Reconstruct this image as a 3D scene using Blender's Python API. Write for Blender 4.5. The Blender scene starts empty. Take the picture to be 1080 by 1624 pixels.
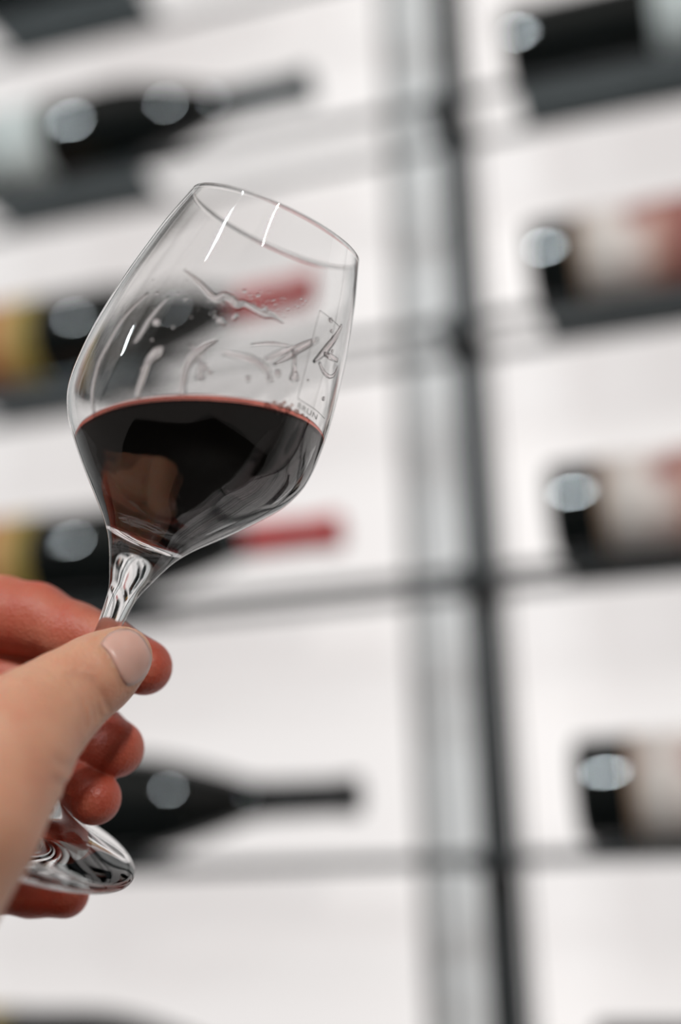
import bpy, bmesh, math, random
import numpy as np
from mathutils import Vector, Matrix
from mathutils.bvhtree import BVHTree

random.seed(7)
scene = bpy.context.scene
COL = scene.collection

# ------------------------------------------------------------------ camera
FPX, CX, CY = 1900.0, 540.0, 812.0            # focal length and centre for a 1080 x 1624 frame
YAW, PITCH, ROLL = -0.2935, 0.2905, -0.0297
RACK = Vector((0.0, 0.0, 1.85))               # top visible rail of the rack at the upright
CAM = RACK + Vector((0.1494, -0.847, -0.5742))
_f = Vector((math.sin(YAW)*math.cos(PITCH), math.cos(YAW)*math.cos(PITCH), math.sin(PITCH)))
_r = Vector((math.cos(YAW), -math.sin(YAW), 0))
_u = _r.cross(_f)
RIGHT = math.cos(ROLL)*_r + math.sin(ROLL)*_u
UP = -math.sin(ROLL)*_r + math.cos(ROLL)*_u
FWD = _f
cd = bpy.data.cameras.new('camera')
cam = bpy.data.objects.new('camera', cd); COL.objects.link(cam)
cam.matrix_world = Matrix(((RIGHT.x, UP.x, -FWD.x, CAM.x), (RIGHT.y, UP.y, -FWD.y, CAM.y),
                           (RIGHT.z, UP.z, -FWD.z, CAM.z), (0, 0, 0, 1)))
cd.sensor_fit = 'VERTICAL'; cd.sensor_height = 36.0; cd.sensor_width = 36.0*1080/1624
cd.lens = FPX*36.0/1624
cd.clip_start = 0.02; cd.clip_end = 50
cd.dof.use_dof = True
cd.dof.focus_distance = 0.338
cd.dof.aperture_fstop = 2.3
scene.camera = cam

# ------------------------------------------------------------------ light
w = bpy.data.worlds.new('room_air'); scene.world = w; w.use_nodes = True
bg = w.node_tree.nodes['Background']
bg.inputs[0].default_value = (1.0, 0.93, 0.87, 1); bg.inputs[1].default_value = 0.13

def area(name, loc, target, sx, sy, power, color):
    l = bpy.data.lights.new(name, 'AREA'); l.shape = 'RECTANGLE'; l.size = sx; l.size_y = sy
    l.energy = power; l.color = color
    o = bpy.data.objects.new(name, l); COL.objects.link(o)
    o.location = loc
    d = Vector(target) - Vector(loc)
    o.rotation_euler = d.to_track_quat('-Z', 'Y').to_euler()
    return o

HANDP = CAM + FWD*0.33 - RIGHT*0.08 - UP*0.07
# broad overhead light, unseen, added as soft fill for the hand
area('overhead_fill', (-0.45, -1.35, 2.75), (-0.3, -0.85, 1.2), 3.0, 1.8, 5, (1.0, 0.93, 0.86))
# upright tube lamps behind the photographer; the last one added to light the hand
for tx, ty, tz, tp in ((-1.0, -1.4, 2.2, 5.0), (-0.09, -1.4, 2.2, 5.5), (0.80, -1.6, 2.1, 13.5)):
    area('tube_and_fill_lamp', (tx, ty, tz), (tx*0.6-0.06, 0, tz*0.5+0.75), 0.022, 0.22, tp, (0.86, 0.96, 1.0) if tp < 10 else (1.0, 0.97, 0.94))
# light strip let into the back of the upright
for tx in (0.0,):
    area('light_strip', (tx, 0.016, 1.25), (tx, 1, 1.25), 0.012, 2.4, 0.64, (1.0, 0.98, 0.97))

vs = scene.view_settings
vs.view_transform = 'Standard'; vs.look = 'None'; vs.gamma = 1.0; vs.use_curve_mapping = False
vs.exposure = 0.0

# ------------------------------------------------------------------ helpers
def ray(px, py):
    """camera-space direction with unit depth -> world vector"""
    return FWD + RIGHT*((px-CX)/FPX) - UP*((py-CY)/FPX)
def at(px, py, d):
    return CAM + ray(px, py)*d

def link(name, me, mat=None, parent=None):
    o = bpy.data.objects.new(name, me); COL.objects.link(o)
    if mat is not None:
        o.data.materials.clear(); o.data.materials.append(mat)
    if parent is not None: o.parent = parent
    return o
def empty(name, loc=(0, 0, 0)):
    o = bpy.data.objects.new(name, None); COL.objects.link(o); o.location = loc; o.empty_display_size = 0.02
    return o
def tag(o, label=None, cat=None, group=None, kind=None):
    if label: o['label'] = label
    if cat: o['category'] = cat
    if group: o['group'] = group
    if kind: o['kind'] = kind
    return o
def mesh_from(name, verts, faces, smooth=False):
    me = bpy.data.meshes.new(name); me.from_pydata([tuple(v) for v in verts], [], faces); me.update()
    if smooth: me.polygons.foreach_set('use_smooth', [True]*len(me.polygons))
    return me
def bm_mesh(name, bm, smooth=False):
    bmesh.ops.recalc_face_normals(bm, faces=bm.faces)
    me = bpy.data.meshes.new(name); bm.to_mesh(me); bm.free()
    if smooth: me.polygons.foreach_set('use_smooth', [True]*len(me.polygons))
    return me
def box_mesh(name, x0, x1, y0, y1, z0, z1, bev=0.0):
    bm = bmesh.new(); bmesh.ops.create_cube(bm, size=1)
    for v in bm.verts:
        v.co = Vector(((x0+x1)/2+v.co.x*(x1-x0), (y0+y1)/2+v.co.y*(y1-y0), (z0+z1)/2+v.co.z*(z1-z0)))
    if bev > 0: bmesh.ops.bevel(bm, geom=bm.edges[:], offset=bev, segments=2, affect='EDGES', profile=0.6)
    return bm_mesh(name, bm)
def lathe(name, prof, seg=48, a0=0.0, a1=2*math.pi, axis='X', smooth=True):
    """prof: list of (t, r); revolved round the X axis (or Z)"""
    full = abs(a1-a0-2*math.pi) < 1e-6
    n = seg if full else seg+1
    V, Fc, idx = [], [], []
    for t, r in prof:
        if r < 1e-7:
            V.append((t, 0, 0)); idx.append([len(V)-1]*n); continue
        row = []
        for k in range(n):
            a = a0+(a1-a0)*k/seg
            V.append((t, r*math.cos(a), r*math.sin(a))); row.append(len(V)-1)
        idx.append(row)
    for i in range(len(prof)-1):
        for k in range(seg):
            k2 = (k+1) % n
            q = [idx[i][k], idx[i+1][k], idx[i+1][k2], idx[i][k2]]
            q = list(dict.fromkeys(q))
            if len(q) > 2: Fc.append(q)
    if axis == 'Z': V = [(-y, x_, t) if False else (y, z, t) for (t, y, z) in V for x_ in (0,)]
    bm = bmesh.new(); me = mesh_from(name, V, Fc); bm.from_mesh(me); bpy.data.meshes.remove(me)
    return bm_mesh(name, bm, smooth)
def smooth_curve(pts, n=8):
    """Catmull-Rom through 2-tuples"""
    P = [pts[0]]+list(pts)+[pts[-1]]; out = []
    for i in range(1, len(P)-2):
        p0, p1, p2, p3 = [np.array(P[j], float) for j in (i-1, i, i+1, i+2)]
        for s in range(n):
            t = s/n
            out.append(tuple(0.5*((2*p1)+(-p0+p2)*t+(2*p0-5*p1+4*p2-p3)*t*t+(-p0+3*p1-3*p2+p3)*t**3)))
    out.append(tuple(map(float, pts[-1])))
    return out

# ------------------------------------------------------------------ materials
def new_mat(name):
    m = bpy.data.materials.new(name); m.use_nodes = True
    nt = m.node_tree; b = nt.nodes['Principled BSDF']
    return m, nt, b
def pbr(name, col, rough=0.5, metal=0.0, noise=0.0, nscale=40, bump=0.0, spec=0.5, coat=0.0):
    m, nt, b = new_mat(name)
    b.inputs['Base Color'].default_value = (*col, 1); b.inputs['Roughness'].default_value = rough
    b.inputs['Metallic'].default_value = metal; b.inputs['Specular IOR Level'].default_value = spec
    b.inputs['Coat Weight'].default_value = coat
    if noise or bump:
        tc = nt.nodes.new('ShaderNodeTexCoord'); n = nt.nodes.new('ShaderNodeTexNoise')
        n.inputs['Scale'].default_value = nscale; n.inputs['Detail'].default_value = 4
        nt.links.new(tc.outputs['Object'], n.inputs['Vector'])
        if noise:
            r = nt.nodes.new('ShaderNodeValToRGB')
            r.color_ramp.elements[0].position = 0.3; r.color_ramp.elements[1].position = 0.7
            r.color_ramp.elements[0].color = (*[c*(1-noise) for c in col], 1)
            r.color_ramp.elements[1].color = (*[min(1, c*(1+noise)) for c in col], 1)
            nt.links.new(n.outputs['Fac'], r.inputs['Fac']); nt.links.new(r.outputs['Color'], b.inputs['Base Color'])
        if bump:
            bp = nt.nodes.new('ShaderNodeBump'); bp.inputs['Strength'].default_value = bump; bp.inputs['Distance'].default_value = 0.001
            nt.links.new(n.outputs['Fac'], bp.inputs['Height']); nt.links.new(bp.outputs['Normal'], b.inputs['Normal'])
    return m

M_METAL = pbr('black_metal', (0.012, 0.016, 0.018), 0.45, 0.0, 0.2, 60, 0.1)
M_TRAY = pbr('slate_metal', (0.075, 0.09, 0.095), 0.32, 1.0, 0.15, 30, 0.08)
M_WALL = pbr('grey_plaster', (0.88, 0.875, 0.87), 0.8, 0, 0.04, 12, 0.1)
M_TRIM = pbr('grey_trim', (0.10, 0.10, 0.10), 0.5, 0, 0.1, 40)
M_FLOOR = pbr('floor_stone', (0.05, 0.045, 0.04), 0.5, 0, 0.2, 3, 0.1)
M_BOTTLE = pbr('dark_bottle_glass', (0.004, 0.006, 0.006), 0.03, 0, 0.2, 20, 0.0, 0.5)
M_RED = pbr('red_capsule_foil', (0.52, 0.014, 0.014), 0.35, 0.0, 0.1, 60, 0.05, 0.5)
M_BLACKFOIL = pbr('black_capsule_foil', (0.010, 0.010, 0.011), 0.35, 0.0, 0.2, 60, 0.05, 0.5)
M_TEALFOIL = pbr('dark_teal_foil', (0.030, 0.048, 0.055), 0.28, 0.3, 0.2, 60, 0.05, 0.6)

# lit panel: white diffuser that gives off light evenly
m, nt, b = new_mat('lit_diffuser'); M_PANEL = m
b.inputs['Base Color'].default_value = (0.28, 0.275, 0.27, 1); b.inputs['Roughness'].default_value = 0.9; b.inputs['Specular IOR Level'].default_value = 0.0
b.inputs['Emission Color'].default_value = (1.0, 0.955, 0.94, 1); b.inputs['Emission Strength'].default_value = 0.70

def label_mat(name, stops, blob=None, blob_col=None, scale=9.0):
    """paper with colour bands along the bottle's length (object X) and a printed blotch"""
    m, nt, b = new_mat(name)
    b.inputs['Roughness'].default_value = 0.6
    tc = nt.nodes.new('ShaderNodeTexCoord'); sep = nt.nodes.new('ShaderNodeSeparateXYZ')
    nt.links.new(tc.outputs['Object'], sep.inputs[0])
    mr = nt.nodes.new('ShaderNodeMapRange'); mr.inputs['From Min'].default_value = 0.0; mr.inputs['From Max'].default_value = 0.3
    nt.links.new(sep.outputs['X'], mr.inputs['Value'])
    cr = nt.nodes.new('ShaderNodeValToRGB'); e = cr.color_ramp.elements
    e[0].position = stops[0][0]; e[0].color = (*stops[0][1], 1)
    e[1].position = stops[-1][0]; e[1].color = (*stops[-1][1], 1)
    for p, c in stops[1:-1]:
        q = e.new(p); q.color = (*c, 1)
    nt.links.new(mr.outputs['Result'], cr.inputs['Fac'])
    out = cr.outputs['Color']
    if blob:
        n = nt.nodes.new('ShaderNodeTexNoise'); n.inputs['Scale'].default_value = scale; n.inputs['Detail'].default_value = 3
        nt.links.new(tc.outputs['Object'], n.inputs['Vector'])
        r2 = nt.nodes.new('ShaderNodeValToRGB'); r2.color_ramp.elements[0].position = blob; r2.color_ramp.elements[1].position = blob+0.08
        nt.links.new(n.outputs['Fac'], r2.inputs['Fac'])
        mx = nt.nodes.new('ShaderNodeMix'); mx.data_type = 'RGBA'
        nt.links.new(r2.outputs['Color'], mx.inputs['Factor']); nt.links.new(out, mx.inputs[6]); mx.inputs[7].default_value = (*blob_col, 1)
        out = mx.outputs[2]
    nt.links.new(out, b.inputs['Base Color'])
    return m

M_LAB_WHITE = label_mat('pale_paper_label', [(0, (0.62, 0.67, 0.66)), (1, (0.66, 0.70, 0.69))])
M_LAB_ORANGE = label_mat('orange_yellow_label', [(0.0, (0.46, 0.12, 0.04)), (0.14, (0.48, 0.14, 0.05)), (0.16, (0.58, 0.29, 0.12)), (0.195, (0.58, 0.29, 0.12)), (0.215, (0.42, 0.29, 0.06)), (0.28, (0.36, 0.28, 0.08))])
M_LAB_CREAM = label_mat('cream_printed_label', [(0.0, (0.42, 0.27, 0.18)), (0.125, (0.45, 0.29, 0.19)), (0.15, (0.80, 0.73, 0.68)), (0.26, (0.80, 0.70, 0.65)), (0.30, (0.55, 0.33, 0.27)), (0.36, (0.35, 0.12, 0.10)), (1, (0.6, 0.5, 0.45))], 0.62, (0.30, 0.10, 0.09), 16)

def glass_mat(name, ior, col=(1, 1, 1), rough=0.0):
    m = bpy.data.materials.new(name); m.use_nodes = True; nt = m.node_tree; nt.nodes.clear()
    o = nt.nodes.new('ShaderNodeOutputMaterial'); g = nt.nodes.new('ShaderNodeBsdfGlass')
    g.inputs['Color'].default_value = (*col, 1); g.inputs['IOR'].default_value = ior; g.inputs['Roughness'].default_value = rough
    nt.links.new(g.outputs[0], o.inputs['Surface'])
    return m, nt, o, g
M_GLASS, _, _, _ = glass_mat('clear_crystal', 1.5, (0.985, 0.985, 0.985))
M_DROP, _, _, _ = glass_mat('clear_liquid', 1.34, (0.97, 0.95, 0.95))
M_MENISCUS, _, _, _ = glass_mat('thin_pink_wine', 1.34, (0.95, 0.56, 0.50))
m, nt, o, g = glass_mat('red_wine_liquid', 1.345, (1, 1, 1)); M_WINE = m
va = nt.nodes.new('ShaderNodeVolumeAbsorption'); va.inputs['Color'].default_value = (0.62, 0.01, 0.02, 1); va.inputs['Density'].default_value = 520
nt.links.new(va.outputs[0], o.inputs['Volume'])

# ------------------------------------------------------------------ setting
wall = tag(link('wall_back', box_mesh('wall_back', -2.2, 2.2, 0.115, 0.2, 0, 2.9), M_WALL), 'pale grey plaster wall behind the wine rack', kind='structure')
floor = tag(link('floor', box_mesh('floor', -2.2, 2.2, -3.2, 0.115, -0.05, 0), M_FLOOR), 'dark stone floor of the shop', kind='structure')

ZT, ZB = 2.42, 0.05
XL, XR = -0.66, 0.62            # outer uprights (outside the picture)
S = 0.19
def panel(x0, x1, label):
    e = empty('light_panel', ((x0+x1)/2, 0.1, ZB))
    inv = -Vector(e.location)
    def put(n, me, mat):
        me.transform(Matrix.Translation(inv)); return link(n, me, mat, e)
    put('diffuser', box_mesh('diffuser', x0, x1, 0.095, 0.113, ZB, ZT, 0.001), M_PANEL)
    for xa, xb in ((x0-0.0025, x0), (x1, x1+0.0025)):
        put('edge_trim', box_mesh('edge_trim', xa, xb, 0.094, 0.114, ZB, ZT), M_TRIM)
    tag(e, label, 'light panel', 'lit panels behind the rack')
panel(-0.74, -0.080, 'tall white lit panel behind the bottles whose necks point at the upright')
panel(0.004, 0.72, 'tall white lit panel behind the bottles whose bases face the upright')

# rack: uprights, rails, trays
rack = empty('wine_rack', (0, 0, 0)); tag(rack, 'black metal wine rack with thin rails and slate bottle trays', 'rack')
for x in (XL, 0.0, XR):
    link('upright', box_mesh('upright', x-0.011, x+0.011, -0.014, 0.014, 0.0, ZT+0.05, 0.002), M_METAL, rack)
ROWZ = {i: RACK.z - i*S for i in range(-2, 8)}
ROWZ[4] += 0.016
def rail(z, y, r=0.0042):
    me = lathe('rail', [(XL, 0), (XL, r), (XR, r), (XR, 0)], 10, smooth=False)
    o = link('rail', me, M_METAL, rack); o.location = (0, y, z)
BRK = box_mesh('bracket', -0.014, 0.014, -0.052, 0.016, -0.007, 0.005, 0.002); BRK.materials.append(M_METAL)
for i, z in ROWZ.items():
    rail(z, -0.046); rail(z, 0.010)
    for x in (XL, 0.0, XR):
        o = link('bracket', BRK, None, rack); o.location = (x, 0, z)
def tray(x0, x1, z, yf):
    bm = bmesh.new()
    t = 0.0025
    prof = [(yf, t), (yf, 0.0), (0.014, 0.0), (0.014, 0.006), (0.014-t, 0.006), (0.014-t, t)]
    A = [bm.verts.new((x0, y, z+0.0035+h)) for y, h in prof]; B = [bm.verts.new((x1, y, z+0.0035+h)) for y, h in prof]
    n = len(prof)
    for k in range(n): bm.faces.new((A[k], A[(k+1) % n], B[(k+1) % n], B[k]))
    bm.faces.new(A); bm.faces.new(B[::-1])
    link('bottle_tray', bm_mesh('bottle_tray', bm), M_TRAY, rack)

# ------------------------------------------------------------------ bottles
BL = 0.318
def bottle_profile(R, L=BL):
    P = [(0.004, 0), (0.003, R*0.55), (0.0, R*0.88), (0.0008, R*0.94), (0.0025, R*0.98), (0.005, R*0.997), (0.009, R), (0.120, R), (0.140, R)]
    return P+[(0.158, R*0.965), (0.178, R*0.87), (0.198, R*0.73), (0.218, R*0.575), (0.238, 0.0150), (0.254, 0.0128), (L-0.013, 0.0120),
          (L-0.011, 0.0134), (L-0.002, 0.0134), (L, 0.0115), (L, 0)]
BODIES = {}
for R in (0.0345, 0.0380):
    BODIES[R] = lathe('bottle_body', bottle_profile(R), 48); BODIES[R].materials.append(M_BOTTLE)
def capsule_mesh(start, L=BL):
    P = [(start, 0.0128), (start, 0.0138), (0.254, 0.0134), (L-0.014, 0.0126), (L-0.012, 0.0140), (L-0.001, 0.0140), (L+0.0006, 0.012), (L+0.0006, 0)]
    return lathe('capsule', P, 40)
CAPS = capsule_mesh(0.247)
RINGS = {}
def bottle(row, end_x, label, lab, lmat, caps, group, yaw=0.0, base=None):
    BR, BY = (0.0345, -0.033) if base is not None else (0.0380, -0.041)
    z = ROWZ[row] + 0.0035 + 0.0025 + BR + 0.0007
    bx = base if base is not None else end_x-BL
    e = empty('wine_bottle', (bx, BY, z)); e.rotation_euler = (0, 0, math.radians(yaw))
    if yaw: e.location.y -= math.sin(math.radians(yaw))*0.12
    link('body', BODIES[BR], None, e)
    if lab:
        half = math.radians(118)
        me = lathe('paper_label', [(lab[0], BR-0.0004), (lab[0], BR+0.0004), (lab[1], BR+0.0004), (lab[1], BR-0.0004)], 40, math.pi-half, math.pi+half)
        link('paper_label', me, lmat, e)
    link('capsule', CAPS.copy(), caps, e)
    tag(e, label, 'bottle', group)
    tray(bx+0.003, bx+0.162, ROWZ[row], BY-0.006)
GL, GR = 'bottles with necks towards the upright', 'bottles with bases towards the upright'
bottle(-1, -0.115, 'bottle cut off by the top edge, on the tray above the pale-labelled bottle', None, None, M_BLACKFOIL, GL)
bottle(0, -0.107, 'dark bottle with pale label and dark neck lying above the wine glass', (0.015, 0.084), M_LAB_WHITE, M_TEALFOIL, GL, -1.1)
bottle(1, -0.105, 'orange-labelled bottle with red capsule seen through the bowl of the glass', (0.015, 0.084), M_LAB_ORANGE, M_RED, GL, 0.0)
bottle(2, -0.096, 'orange-labelled bottle with red capsule lying just above the hand', (0.015, 0.080), M_LAB_ORANGE, M_RED, GL, 1.6)
bottle(3, -0.088, 'all dark bottle with black capsule lying behind the curled fingertips', None, None, M_BLACKFOIL, GL, 1.5)
bottle(4, -0.11, 'bottle cut off by the bottom edge below the hand', (0.015, 0.084), M_LAB_ORANGE, M_BLACKFOIL, GL)
bottle(0, 0, 'dark bottle with pale label cut off by the top edge, beside the upright', (0.112, 0.2), M_LAB_WHITE, M_BLACKFOIL, GR, base=0.053)
bottle(1, 0, 'highest of the three cream-labelled bottles beside the upright', (0.035, 0.125), M_LAB_CREAM, M_BLACKFOIL, GR, base=0.058)
bottle(2, 0, 'middle one of the three cream-labelled bottles beside the upright', (0.035, 0.125), M_LAB_CREAM, M_BLACKFOIL, GR, base=0.058)
bottle(3, 0, 'lowest of the three cream-labelled bottles beside the upright', (0.035, 0.125), M_LAB_CREAM, M_BLACKFOIL, GR, base=0.060)
bottle(4, 0, 'dark bottle cut off by the bottom edge, on the tray below the cream-labelled bottles', None, None, M_BLACKFOIL, GR, base=0.058)

# ------------------------------------------------------------------ wine glass
MM = 0.345/FPX                                  # metres per photo pixel at the glass
TL = 1060.0
P_RIM = at(437, 362, 0.349); P_FOOT = at(28, 1340, 0.341)
AX = (P_FOOT-P_RIM); H = AX.length; AX.normalize()
TS = H/TL
_s = AX.cross(FWD).normalized()
GM = Matrix.Identity(4)
_b = AX.cross(_s).normalized()
for i in range(3):
    GM[i][0] = -AX[i]; GM[i][1] = _s[i]; GM[i][2] = -_b[i]; GM[i][3] = P_FOOT[i]
# local X = up the axis from the foot; profile given in photo pixels from the rim
def loc(t, r): return ((TL-t)*TS, r*MM)
outer = [(0, 144.5), (60, 163), (115, 176.5), (165, 187.5), (215, 196), (266, 202.5), (310, 205), (345, 204.5), (376, 199), (411, 183), (440, 161), (472, 133), (505, 101), (530, 77), (555, 58), (580, 45), (605, 34.5), (630, 25), (655, 21)]
stem = [(700, 18.5), (780, 17), (870, 17.5), (935, 19.5), (965, 27), (983, 45), (998, 76), (1012, 122), (1024, 165), (1031, 181), (1036, 187)]
footb = [(1041, 189), (1046, 188), (1050, 184), (1052, 176), (1050, 120), (1046, 50), (1045, 0)]
inner = [(0, 141.5), (60, 159.5), (115, 172.8), (165, 183.6), (215, 192), (266, 198.3), (310, 200.5), (345, 199.5), (376, 193.5), (411, 176), (440, 152), (472, 122), (500, 91), (518, 66), (530, 44), (537, 22), (540, 0)]
oc = smooth_curve(outer+stem+footb[:4], 5)+smooth_curve(footb[3:], 3)[1:]
ic = smooth_curve(inner, 6)
ic[-1] = (540, 0)
rimlip = [(-2.2, 142.2), (-3.0, 143.0), (-2.2, 144.0)]
full = ic[::-1]+rimlip+oc
full[-1] = (1045, 0)
prof = [loc(t, max(r, 0)) for t, r in full]
gme = lathe('wine_glass', prof, 128)
nin = len(ic)
for i_ in range(1, nin):                     # waves shaped into the right inner wall for light streaks, low in the bowl
    t_ = full[i_][0]
    if not 240 < t_ < 530: continue
    env = min(1, (t_-240)/80, (530-t_)/50)
    for k_ in range(128):
        v = gme.vertices[1+(i_-1)*128+k_]; a_ = 2*math.pi*k_/128
        q_ = 0.9*MM*env*(math.sin(9*a_+t_*0.012)+0.7*math.sin(17*a_-t_*0.02+1.3)+0.5*math.sin(29*a_+t_*0.03))
        rr_ = math.hypot(v.co.y, v.co.z)
        q_ *= max(0.0, min(1.0, 1.6*(v.co.y*_s.dot(RIGHT) - v.co.z*_b.dot(RIGHT))/rr_))
        v.co.y *= (rr_+q_)/rr_; v.co.z *= (rr_+q_)/rr_
glass = link('wine_glass', gme, M_GLASS); glass.matrix_world = GM
tag(glass, 'clear stemmed wine glass tilted in the hand, part full of red wine', 'wine glass')

def world_bvh(profile, seg=96):
    me = lathe('tmp', [loc(t, max(r, 0)) for t, r in profile], seg)
    V = [GM @ v.co for v in me.vertices]; Fc = [list(p.vertices) for p in me.polygons]
    bpy.data.meshes.remove(me)
    return BVHTree.FromPolygons(V, Fc)
BVH_IN = world_bvh(ic); BVH_OUT = world_bvh(oc)
def hit(bvh, px, py, nth=0):
    d = ray(px, py).normalized(); o = CAM.copy(); off = 0
    for k in range(nth+1):
        p, n, i, dist = bvh.ray_cast(o, d)
        if p is None: return None, None
        o = p + d*1e-4
    return p, n

# wine: the inside of the bowl below a level plane
pz, _n = hit(BVH_IN, 300, 634)
WZ = pz.z
wp = smooth_curve(inner, 6); wp[-1] = (540, 0)
wp = [(t, r+1.0 if r > 0.5 else 0) for t, r in wp]; wp[-1] = (541, 0)
wme = lathe('red_wine', [loc(t, r) for t, r in wp], 128)
bm = bmesh.new(); bm.from_mesh(wme); bpy.data.meshes.remove(wme)
bm.transform(GM)
bmesh.ops.bisect_plane(bm, geom=bm.verts[:]+bm.edges[:]+bm.faces[:], plane_co=(0, 0, WZ), plane_no=(0, 0, 1), clear_outer=True)
rim_e = [e for e in bm.edges if e.is_boundary]
bmesh.ops.triangle_fill(bm, use_beauty=True, edges=rim_e)
wme = bm_mesh('red_wine', bm, False)
for p in wme.polygons:
    p.use_smooth = not (abs(p.normal.z) > 0.999 and abs(p.center.z-WZ) < 1e-5)
wc = Vector((0, 0, 0))
for v in wme.vertices: wc += v.co
wc /= len(wme.vertices)
wme.transform(Matrix.Translation(-wc))
wine = link('red_wine', wme, M_WINE); wine.location = wc
tag(wine, 'dark red wine resting in the bowl of the tilted glass', 'wine')

# ------------------------------------------------------------------ hand (one continuous skin from blended tapered limbs)
D0 = 0.345
def hp(px, py, wmm):
    d = D0 + wmm/1000.0
    return np.array([(px-CX)/FPX*d, -(py-CY)/FPX*d, d])*1000.0     # camera-space millimetres
# chains: (photo x, photo y, depth behind the stem in mm, radius mm)
CH = {
 'index':  [(-250, 1045, 22, 11.5), (-120, 985, 29, 11.8), (0, 976, 25, 11.8), (55, 982, 21, 10.8), (120, 1007, 14.5, 9.2), (165, 1024, 11.8, 8.6), (229, 1058, 9.5, 8.3)],
 'middle': [(-260, 1140, 28, 11.5), (-120, 1120, 38, 11.0), (30, 1120, 34, 10.0), (105, 1142, 24, 8.9), (148, 1162, 17, 8.7), (183, 1187, 11.5, 8.6)],
 'ring':   [(-260, 1240, 36, 11.0), (-110, 1190, 50, 10.3), (10, 1185, 42, 9.0), (72, 1196, 30, 8.0), (112, 1229, 17, 7.8), (150, 1266, 6, 7.8)],
 'pinky':  [(-240, 1370, 8, 10.0), (-120, 1385, 16, 9.2), (0, 1400, 16, 8.4), (50, 1411, 14, 7.6), (104, 1418, 12, 7.0)],
 'thumb':  [(-60, 1300, -58, 16.0), (0, 1212, -44, 15.2), (40, 1156, -34, 14.4), (76, 1126, -27, 12.2), (112, 1097, -21.5, 10.9), (158, 1066, -15.3, 10.0), (194, 1041, -12.5, 8.3)],
 'thenar': [(0, 1212, -44, 15.2), (-64, 1315, -59, 16.5), (-160, 1440, -66, 19)],
 'web':    [(20, 1150, -24, 10), (-110, 1120, -8, 12), (-230, 1070, 12, 12)],
 'web2':   [(42, 1082, 24, 9), (-110, 1080, 25, 11), (-230, 1060, 14, 12)],
 'palm1':  [(-250, 1050, 20, 12), (-330, 1250, -15, 16), (-300, 1470, -45, 22)],
 'palm2':  [(-260, 1165, 24, 12), (-320, 1320, -12, 16), (-300, 1470, -45, 22)],
 'palm3':  [(-260, 1245, 32, 12), (-320, 1380, -14, 16), (-300, 1480, -45, 22)],
 'palm4':  [(-240, 1370, 8, 11), (-280, 1440, -14, 15), (-290, 1500, -45, 22)],
 'heel':   [(-160, 1440, -66, 19), (-290, 1500, -56, 23), (-420, 1660, -60, 25), (-640, 1900, -75, 28)],
}
def rcone(P, a, b, r1, r2):
    ba = b-a; L2 = float(ba@ba); pa = P-a
    h = np.clip((pa@ba)/L2, 0, 1)
    q = pa - h[:, None]*ba
    return np.sqrt(np.einsum('ij,ij->i', q, q)) - (r1+(r2-r1)*h)
def smin(a, b, k):
    h = np.clip(0.5+0.5*(b-a)/k, 0, 1)
    return b+(a-b)*h - k*h*(1-h)
def chain_sdf(P, name, k=4.0):
    pts = CH[name]; d = None
    for (x0, y0, w0, r0), (x1, y1, w1, r1) in zip(pts[:-1], pts[1:]):
        c = rcone(P, hp(x0, y0, w0), hp(x1, y1, w1), r0, r1)
        d = c if d is None else smin(d, c, k)
    return d
def cuts(P, d): return d
def hand_sdf(P):
    palm = chain_sdf(P, 'palm1')
    for n in ('palm2', 'palm3', 'palm4', 'heel'): palm = smin(palm, chain_sdf(P, n), 12)
    palm = smin(palm, chain_sdf(P, 'thenar', 8), 12)
    palm = smin(palm, chain_sdf(P, 'web', 6), 8)
    palm = smin(palm, chain_sdf(P, 'web2', 6), 6)
    d = smin(palm, chain_sdf(P, 'thumb', 5), 6)
    f = chain_sdf(P, 'index', 3)
    for n in ('middle', 'ring', 'pinky'): f = smin(f, chain_sdf(P, n, 3), 0.7)
    d = smin(d, f, 2.0)
    return cuts(P, d)
allp = np.array([hp(*p[:3]) for c in CH.values() for p in c]); allr = np.array([p[3] for c in CH.values() for p in c])
lo = (allp-allr[:, None]).min(0)-2; hi = (allp+allr[:, None]).max(0)+2
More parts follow.
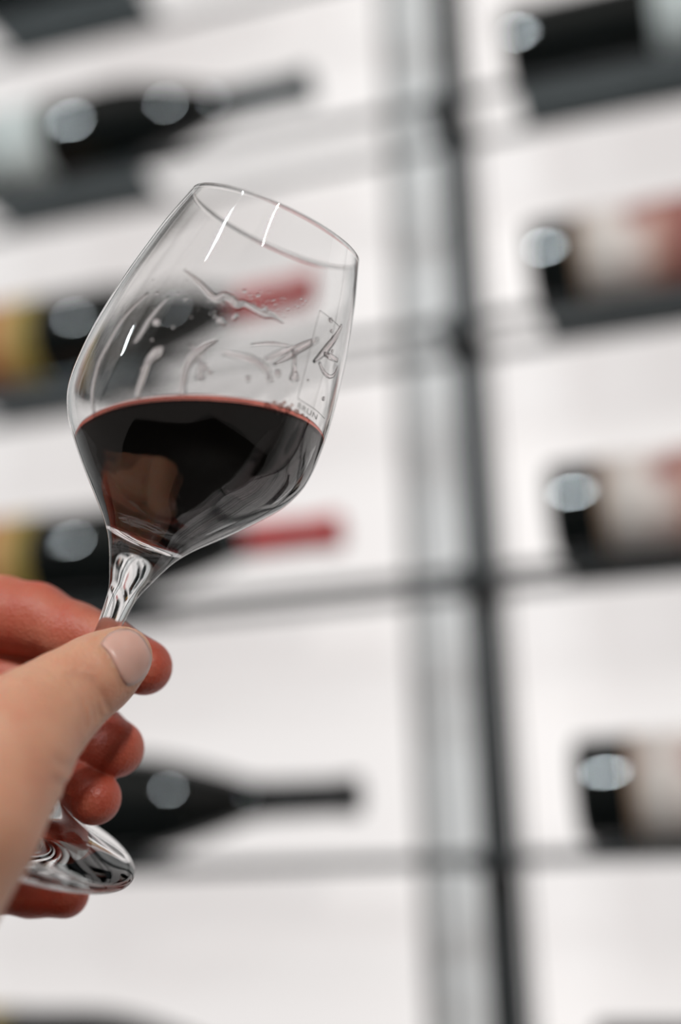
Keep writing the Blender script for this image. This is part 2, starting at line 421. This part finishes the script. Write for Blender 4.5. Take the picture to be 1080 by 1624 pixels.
def surface_nets(fn, lo, hi, h):
    n = np.ceil((hi-lo)/h).astype(int)+1
    ax = [lo[i]+h*np.arange(n[i]) for i in range(3)]
    # coarse pass to find the blocks near the skin
    F = np.full(tuple(n), 50.0, np.float32)
    B = 12
    bl = [(i, j, k) for i in range(0, n[0], B) for j in range(0, n[1], B) for k in range(0, n[2], B)]
    ctr = np.array([[ax[0][min(i+B//2, n[0]-1)], ax[1][min(j+B//2, n[1]-1)], ax[2][min(k+B//2, n[2]-1)]] for i, j, k in bl])
    dc = fn(ctr); rad = B*h*0.5*1.75+h*2+5
    for (i, j, k), dv in zip(bl, dc):
        s = (slice(i, i+B), slice(j, j+B), slice(k, k+B))
        if abs(dv) > rad: F[s] = dv; continue
        X, Y, Z = np.meshgrid(ax[0][i:i+B], ax[1][j:j+B], ax[2][k:k+B], indexing='ij')
        F[s] = fn(np.stack([X.ravel(), Y.ravel(), Z.ravel()], 1)).reshape(X.shape)
    S_ = F < 0
    c = [S_[a:n[0]-1+a, b:n[1]-1+b, d:n[2]-1+d] for a in (0, 1) for b in (0, 1) for d in (0, 1)]
    cnt = sum(x.astype(np.int8) for x in c); act = (cnt > 0) & (cnt < 8)
    I = np.argwhere(act); vid = np.full(act.shape, -1, np.int64); vid[act] = np.arange(len(I))
    acc = np.zeros((len(I), 3)); num = np.zeros(len(I))
    cor = [(a, b, d) for a in (0, 1) for b in (0, 1) for d in (0, 1)]
    fv = [F[I[:, 0]+a, I[:, 1]+b, I[:, 2]+d].astype(float) for a, b, d in cor]
    for p in range(8):
        for q in range(p+1, 8):
            A, Bc = np.array(cor[p]), np.array(cor[q])
            if np.abs(A-Bc).sum() != 1: continue
            x = (fv[p] < 0) != (fv[q] < 0)
            t = np.where(x, fv[p]/np.where(x, fv[p]-fv[q], 1), 0)
            acc += np.where(x[:, None], A+t[:, None]*(Bc-A), 0); num += x
    V = lo + h*(I + acc/num[:, None])
    Q = []
    for axis in range(3):
        o1, o2 = [(1, 2), (2, 0), (0, 1)][axis]
        sl0 = [slice(None)]*3; sl1 = [slice(None)]*3
        sl0[axis] = slice(0, n[axis]-1); sl1[axis] = slice(1, n[axis])
        a, b2 = S_[tuple(sl0)], S_[tuple(sl1)]
        E = np.argwhere(a != b2)
        E = E[(E[:, o1] > 0) & (E[:, o2] > 0) & (E[:, o1] < n[o1]-1) & (E[:, o2] < n[o2]-1)]
        e1 = np.zeros(3, int); e1[o1] = 1; e2 = np.zeros(3, int); e2[o2] = 1
        q = np.stack([vid[tuple((E-x).T)] for x in (0*e1, e1, e1+e2, e2)], 1)
        fl = a[tuple(E.T)]
        q[fl] = q[fl][:, ::-1]
        Q.append(q)
    return V, np.concatenate(Q)
def skin_point(px, py, w0=-75, w1=40):
    ws = np.arange(w0, w1, 0.4)
    d = hand_sdf(np.array([hp(px, py, q) for q in ws]))
    k = np.argmax(d < 0)
    return hp(px, py, ws[k])
FOLDS = [([(131, 1072), (146, 1092), (156, 1112), (160, 1136)], 1.1, 0.65), ([(119, 1068), (135, 1092), (146, 1116), (151, 1142)], 0.9, 0.65),
         ([(143, 1076), (156, 1092), (166, 1110), (171, 1124)], 0.9, 0.55), ([(108, 1070), (124, 1096), (133, 1122), (136, 1150)], 0.7, 0.65),
         ([(90, 1206), (103, 1216), (116, 1219)], 0.6, 0.9), ([(86, 1238), (99, 1245), (114, 1246)], 0.7, 0.9), ([(84, 1262), (96, 1268), (108, 1268)], 0.4, 0.9),
         ([(154, 1017), (165, 1030), (174, 1046), (182, 1066), (190, 1088)], 0.45, 0.6), ([(98, 925), (100, 950), (92, 985)], 0.25, 0.7)]
_cr = []
for pts, dep, sg in FOLDS:
    Q = [skin_point(*p) for p in pts]
    _cr += [(a_, b_, dep, sg) for a_, b_ in zip(Q[:-1], Q[1:])]
def cuts(P, d):
    # knuckle creases and skin folds: shallow grooves
    for dep in sorted({c[2] for c in _cr}):
        for sg in sorted({c[3] for c in _cr if c[2] == dep}):
            g = None
            for a_, b_, d_, s_ in _cr:
                if d_ != dep or s_ != sg: continue
                c = rcone(P, a_, b_, 0, 0); g = c if g is None else np.minimum(g, c)
            d = d + dep*np.exp(-0.5*(g/sg)**2)
    return d
HV, HQ = surface_nets(hand_sdf, lo, hi, 0.7)
# a little relaxation
for _ in range(2):
    s = np.zeros_like(HV); c = np.zeros(len(HV))
    for k in range(4):
        a, b2 = HQ[:, k], HQ[:, (k+1) % 4]
        np.add.at(s, a, HV[b2]); np.add.at(c, a, 1); np.add.at(s, b2, HV[a]); np.add.at(c, b2, 1)
    HV = HV*0.5 + 0.5*s/np.maximum(c, 1)[:, None]
# redness: finger pads are redder than the back of the thumb
def red(P):
    fi = {n: chain_sdf(P, n, 3) for n in ('index', 'middle', 'ring', 'pinky')}
    th = np.minimum(np.minimum(chain_sdf(P, 'thumb', 5), chain_sdf(P, 'thenar', 8)), chain_sdf(P, 'web', 6))
    f = np.minimum.reduce(list(fi.values()))
    base = np.clip(0.5+(th-f)/6.0, 0, 1)
    amt = np.where(fi['index'] <= f+1e-6, 0.8, 1.0)
    tip = hp(*CH['index'][-1][:3]); dt = np.linalg.norm(P-tip, axis=1)
    amt = np.where(fi['index'] <= f+1e-6, np.maximum(amt, 1.0-np.clip((dt-6)/14, 0, 1)*0.3), amt)
    return base*amt
RED = red(HV)
ROT = np.array([[RIGHT.x, UP.x, FWD.x], [RIGHT.y, UP.y, FWD.y], [RIGHT.z, UP.z, FWD.z]])
HW = (HV/1000.0) @ ROT.T                       # relative to the camera position
hc = np.array(at(-300, 1500, 0.30)-CAM)
hme = bpy.data.meshes.new('hand')
hme.from_pydata((HW-hc).tolist(), [], HQ.tolist()); hme.update()
hme.polygons.foreach_set('use_smooth', [True]*len(hme.polygons))
att = hme.attributes.new('redness', 'FLOAT', 'POINT'); att.data.foreach_set('value', RED.astype(np.float32))
bm = bmesh.new(); bm.from_mesh(hme); bmesh.ops.recalc_face_normals(bm, faces=bm.faces); bm.to_mesh(hme); bm.free()

m, nt, b = new_mat('skin'); M_SKIN = m
an = nt.nodes.new('ShaderNodeAttribute'); an.attribute_name = 'redness'
mx = nt.nodes.new('ShaderNodeMix'); mx.data_type = 'RGBA'
mx.inputs[6].default_value = (0.62, 0.32, 0.205, 1); mx.inputs[7].default_value = (0.46, 0.088, 0.05, 1)
tc = nt.nodes.new('ShaderNodeTexCoord'); n1 = nt.nodes.new('ShaderNodeTexNoise'); n1.inputs['Scale'].default_value = 90; n1.inputs['Detail'].default_value = 5
nt.links.new(tc.outputs['Object'], n1.inputs['Vector'])
ma = nt.nodes.new('ShaderNodeMath'); ma.operation = 'MULTIPLY_ADD'; ma.inputs[1].default_value = 0.9; ma.inputs[2].default_value = -0.42
nt.links.new(n1.outputs['Fac'], ma.inputs[0])
ad = nt.nodes.new('ShaderNodeMath'); ad.operation = 'ADD'; ad.use_clamp = True
nt.links.new(ma.outputs[0], ad.inputs[0]); nt.links.new(an.outputs['Fac'], ad.inputs[1])
nt.links.new(ad.outputs[0], mx.inputs['Factor']); nt.links.new(mx.outputs[2], b.inputs['Base Color'])
b.inputs['Roughness'].default_value = 0.48
b.inputs['Subsurface Weight'].default_value = 0.55; b.inputs['Subsurface Radius'].default_value = (1.0, 0.36, 0.22); b.inputs['Subsurface Scale'].default_value = 0.005
n2 = nt.nodes.new('ShaderNodeTexVoronoi'); n2.inputs['Scale'].default_value = 900
nt.links.new(tc.outputs['Object'], n2.inputs['Vector'])
n3 = nt.nodes.new('ShaderNodeTexNoise'); n3.inputs['Scale'].default_value = 260; n3.inputs['Detail'].default_value = 6
nt.links.new(tc.outputs['Object'], n3.inputs['Vector'])
m2 = nt.nodes.new('ShaderNodeMath'); m2.operation = 'MULTIPLY_ADD'; m2.inputs[1].default_value = 0.7
nt.links.new(n2.outputs['Distance'], m2.inputs[0]); nt.links.new(n3.outputs['Fac'], m2.inputs[2])
bp = nt.nodes.new('ShaderNodeBump'); bp.inputs['Strength'].default_value = 0.3; bp.inputs['Distance'].default_value = 0.0008
nt.links.new(m2.outputs[0], bp.inputs['Height']); nt.links.new(bp.outputs['Normal'], b.inputs['Normal'])
hand = link('hand', hme, M_SKIN); hand.location = CAM + Vector(hc)
tag(hand, 'bare hand reaching in from the side, pinching the stem of the wine glass', 'hand')

# fingernail on the thumb: a curved plate laid on the skin
BVH_H = BVHTree.FromPolygons([Vector(v)+CAM for v in HW.tolist()], HQ.tolist())
def polar_patch(cx, cy, outline, rings=7):
    """points inside a closed photo outline, ring by ring"""
    n = len(outline); R_ = []
    for k in range(1, rings+1):
        f = k/rings
        R_.append([(cx+(x-cx)*f, cy+(y-cy)*f) for x, y in outline])
    return R_
nail_out = smooth_curve([(159, 1021), (168, 1009), (182, 1000), (200, 997), (217, 1003), (230, 1016), (238, 1034), (239, 1052), (233, 1068), (223, 1079), (209, 1087), (199, 1086), (191, 1073), (183, 1056), (172, 1037), (163, 1026), (159, 1021)], 4)[:-1]
def lay(px, py, lift):
    cx_, cy_ = 199, 1043
    for sh in (1.0, 0.97, 0.94, 0.91, 0.88):
        x, y = cx_+(px-cx_)*sh, cy_+(py-cy_)*sh
        p, n, i, d = BVH_H.ray_cast(CAM, ray(x, y).normalized())
        if p is not None and (p-CAM).length < 0.352: break
    return p + n*lift if n.dot(CAM-p) > 0 else p - n*lift
V = []; Fc = []
c0 = lay(199, 1043, 0.0006); V.append(c0)
rings = polar_patch(199, 1043, nail_out); n = len(nail_out)
for k, rg in enumerate(rings):
    for (x, y) in rg: V.append(lay(x, y, 0.0006 if k < len(rings)-1 else 0.0001))
for j in range(n): Fc.append((0, 1+j, 1+(j+1) % n))
for k in range(len(rings)-1):
    for j in range(n):
        a0 = 1+k*n; b0 = 1+(k+1)*n
        Fc.append((a0+j, b0+j, b0+(j+1) % n, a0+(j+1) % n))
V = [v - hand.location for v in V]
nm = mesh_from('fingernail', V, Fc, True)
bm = bmesh.new(); bm.from_mesh(nm); bmesh.ops.recalc_face_normals(bm, faces=bm.faces)
for _ in range(3): bmesh.ops.smooth_vert(bm, verts=[v for v in bm.verts if not v.is_boundary], factor=0.5, use_axis_x=True, use_axis_y=True, use_axis_z=True)
bm.to_mesh(nm); bm.free()
m, nt, b = new_mat('nail'); M_NAIL = m
b.inputs['Base Color'].default_value = (0.66, 0.38, 0.31, 1); b.inputs['Roughness'].default_value = 0.33
b.inputs['Subsurface Weight'].default_value = 0.3; b.inputs['Subsurface Radius'].default_value = (1, 0.4, 0.3); b.inputs['Subsurface Scale'].default_value = 0.002
nail = link('fingernail', nm, M_NAIL, hand); nail['label'] = 'smooth pink thumbnail'
sd = nail.modifiers.new('plate', 'SOLIDIFY'); sd.thickness = 0.0005; sd.offset = -1

# ------------------------------------------------------------------ liquid traces on the inside of the bowl
GI = GM.inverted()
def tube_on(name, pts, radii, mat, parent, inv, nth=0, seg=8, bvh=None, sub=5, flat=0.75):
    path = smooth_curve([(x, y, r) for (x, y), r in zip(pts, radii)], sub)
    V = []; Fc = []; P = []; N = []; Rr = []
    for x, y, r in path:
        p, n = hit(bvh or BVH_IN, x, y, nth)
        if p is None: continue
        if n.dot(CAM-p) < 0: n = -n
        P.append(p); N.append(n if nth == 0 else -n); Rr.append(max(r, 0.02)*0.001)
    for i, p in enumerate(P):
        t = (P[min(i+1, len(P)-1)]-P[max(i-1, 0)]).normalized(); n = N[i]
        s_ = t.cross(n).normalized()
        for k in range(seg):
            a_ = 2*math.pi*k/seg
            V.append(p + s_*math.cos(a_)*Rr[i] + n*math.sin(a_)*Rr[i]*flat)
    m_ = len(P)
    for i in range(m_-1):
        for k in range(seg): Fc.append((i*seg+k, i*seg+(k+1) % seg, (i+1)*seg+(k+1) % seg, (i+1)*seg+k))
    Fc.append(tuple(range(seg))); Fc.append(tuple(range((m_-1)*seg, m_*seg)))
    me = mesh_from(name, [inv @ v for v in V], Fc)
    bm = bmesh.new(); bm.from_mesh(me); bmesh.ops.recalc_face_normals(bm, faces=bm.faces); bm.to_mesh(me); bm.free()
    me.polygons.foreach_set('use_smooth', [True]*len(me.polygons))
    return link(name, me, mat, parent)
TEARS = [
 ([(258, 551), (250, 560), (237, 573), (229, 596), (223, 613), (219, 632)], [0.7, 1.25, 0.9, 0.85, 0.8, 0.55], 0),
 ([(344, 540), (324, 551), (304, 569), (296, 584), (291, 604), (289, 627)], [0.3, 0.8, 0.95, 0.75, 0.7, 0.8], 0),
 ([(293, 429), (316, 449), (334, 469), (344, 475), (356, 470), (367, 476), (376, 484), (386, 482), (402, 490), (419, 499), (432, 501), (448, 513)], [0.25, 0.6, 0.8, 0.9, 0.85, 0.8, 0.9, 0.7, 0.7, 0.75, 0.6, 0.15], 0),
 ([(466, 556), (466, 575), (466, 590), (466, 600), (466, 605)], [0.6, 0.55, 0.75, 1.35, 0.7], 0),
 ([(493, 543), (475, 552), (455, 566), (434, 578)], [0.7, 0.9, 0.75, 0.3], 0),
 ([(398, 547), (430, 545), (457, 549)], [0.15, 0.3, 0.2], 0),
 ([(505, 575), (512, 590), (521, 597), (529, 592), (533, 580)], [0.4, 0.5, 0.5, 0.45, 0.3], 0),
 ([(540, 516), (530, 535), (514, 556), (496, 574)], [0.5, 0.9, 1.0, 0.4], 0),
 ([(512, 561), (523, 566), (533, 571)], [0.5, 0.75, 0.5], 0),
 ([(236, 466), (200, 504), (175, 545), (158, 580), (149, 624), (152, 664)], [0.25, 0.45, 0.5, 0.5, 0.5, 0.35], 0),  # streak refracted by the bowl wall, added as a liquid ridge
 ([(268, 472), (240, 505), (222, 535), (214, 545)], [0.2, 0.5, 0.5, 0.25], 0),
 ([(300, 548), (312, 560), (318, 580), (317, 604)], [0.3, 0.7, 0.8, 1.1], 1),
 ([(352, 560), (400, 572), (424, 590), (426, 606)], [0.4, 0.9, 0.7, 0.6], 1),
 ([(420, 572), (450, 560), (480, 552), (505, 540)], [0.5, 0.9, 0.9, 0.5], 1),
]
for pts, rad, nth in TEARS:
    tube_on('wine_tear', pts, [q*1.25 for q in rad], M_DROP, glass, GI, nth)
bm = bmesh.new(); bmesh.ops.create_icosphere(bm, subdivisions=2, radius=1.0); DROP = bm_mesh('droplet', bm, True); DROP.materials.append(M_DROP)
rng = random.Random(3)
spots = [(349, 509, .9), (354, 513, .55), (341, 503, .4), (374, 502, .6), (371, 505, .5), (387, 462, .45), (409, 469, .5), (420, 493, .9), (236, 575, .5), (226, 586, .4), (250, 466, .4), (294, 476, .35), (511, 632, .7), (523, 508, .8), (524, 525, .6), (525, 557, .6), (487, 602, .4), (430, 603, .5), (324, 583, 1.0), (333, 591, .8), (393, 601, .8), (440, 592, 1.0), (249, 512, 1.1), (275, 520, .35), (242, 540, .35)]
spots += [(rng.gauss(438, 22), rng.gauss(482, 8), rng.uniform(.14, .3)) for _ in range(26)]
spots += [(rng.uniform(240, 420), rng.uniform(440, 530), rng.uniform(.12, .3)) for _ in range(22)]
for x, y, r in spots:
    p, n = hit(BVH_IN, x, y)
    if p is None: continue
    o = link('droplet', DROP, None, glass); o.matrix_local = GI @ Matrix.Translation(p) @ Matrix.Diagonal((r*1e-3, r*1e-3, r*1e-3, 1))

# etched outline and lettering on the outside of the bowl
M_ETCH = pbr('etched_line', (0.22, 0.21, 0.20), 0.7)
for pts in ([(507, 492), (495, 541), (483, 590), (472, 632)], [(507, 492), (524, 505), (540, 519)], [(472, 632), (490, 643), (503, 652), (515, 664)]):
    tube_on('etched_line', pts, [0.085]*len(pts), M_ETCH, glass, GI, 0, 6, BVH_OUT, 4, 0.4)
cu = bpy.data.curves.new('lettering', 'FONT'); cu.body = 'BRUN'; cu.size = 1.0; cu.space_character = 1.12
to = bpy.data.objects.new('lettering_tmp', cu); COL.objects.link(to)
bpy.context.view_layer.update()
dg = bpy.context.evaluated_depsgraph_get()
tme = bpy.data.meshes.new_from_object(to.evaluated_get(dg)); bpy.data.objects.remove(to)
bm = bmesh.new(); bm.from_mesh(tme); bmesh.ops.triangulate(bm, faces=bm.faces)
B0, U0, V0 = (470.5, 645.5), (12.2, 8.0), (3.2, -12.0)
for v in bm.verts:
    px = B0[0]+U0[0]*v.co.x*0.92+V0[0]*v.co.y; py = B0[1]+U0[1]*v.co.x*0.92+V0[1]*v.co.y
    p, n = hit(BVH_OUT, px, py)
    v.co = GI @ (p + (n if n.dot(CAM-p) > 0 else -n)*0.00005)
bm.to_mesh(tme); bm.free()
let = link('etched_lettering', tme, M_ETCH, glass)
let['label'] = 'fine grey lettering etched below the outline'

# wine edge: thin pink film climbing the wall, and a cluster of bubbles
loop = sorted([v.co+wc for v in wme.vertices if abs(v.co.z+wc.z-WZ) < 2e-5], key=lambda q: math.atan2(q.y-wc.y, q.x-wc.x))
ring = []
for q in loop:
    if not ring or (q-ring[-1]).length > 4e-4: ring.append(q)
V = []; Fc = []; sg = 8; n = len(ring)
mc = sum(ring, Vector((0, 0, 0)))/n
for i, q in enumerate(ring):
    rd = (q-mc); rd.z = 0; rd.normalize()
    for k in range(sg):
        a_ = 2*math.pi*k/sg
        V.append(q - rd*0.0004 + rd*math.cos(a_)*0.0006 + Vector((0, 0, 0.0004+0.0011*math.sin(a_))) - wc)
for i in range(n):
    for k in range(sg): Fc.append((i*sg+k, i*sg+(k+1) % sg, ((i+1) % n)*sg+(k+1) % sg, ((i+1) % n)*sg+k))
mm_ = mesh_from('meniscus', V, Fc); bm = bmesh.new(); bm.from_mesh(mm_); bmesh.ops.recalc_face_normals(bm, faces=bm.faces); bm.to_mesh(mm_); bm.free()
mm_.polygons.foreach_set('use_smooth', [True]*len(mm_.polygons))
men = link('meniscus', mm_, M_MENISCUS, wine); men['label'] = 'thin pink rim of the wine against the glass'
M_BUB, nt, o, g = glass_mat('bubble_film', 1.2, (1.0, 0.90, 0.87))
tl = nt.nodes.new('ShaderNodeBsdfTranslucent'); tl.inputs[0].default_value = (0.9, 0.55, 0.5, 1)
df = nt.nodes.new('ShaderNodeBsdfDiffuse'); df.inputs[0].default_value = (0.85, 0.55, 0.5, 1)
m1 = nt.nodes.new('ShaderNodeMixShader'); m1.inputs[0].default_value = 0.5
m2 = nt.nodes.new('ShaderNodeMixShader'); m2.inputs[0].default_value = 0.25
nt.links.new(tl.outputs[0], m1.inputs[1]); nt.links.new(df.outputs[0], m1.inputs[2])
nt.links.new(g.outputs[0], m2.inputs[1]); nt.links.new(m1.outputs[0], m2.inputs[2]); nt.links.new(m2.outputs[0], o.inputs['Surface'])
bm = bmesh.new(); bmesh.ops.create_icosphere(bm, subdivisions=3, radius=1.0); BUB = bm_mesh('bubble', bm, True); BUB.materials.append(M_BUB)
for x, y, r in [(423, 645, .9), (434, 642, .75), (444, 647, 1.0), (456, 652, 1.05), (469, 656, .85), (434, 652, .5), (440, 657, .5), (450, 641, .55), (478, 661, .5), (429, 650, .4), (462, 645, .4), (485, 665, .35)]:
    p, n = hit(BVH_IN, x, y)
    if n.dot(CAM-p) < 0: n = -n
    o = link('bubble', BUB, None, wine); o.location = p - n*r*1e-4 - wc + Vector((0, 0, 0.0005)); o.scale = (r*1e-3,)*3
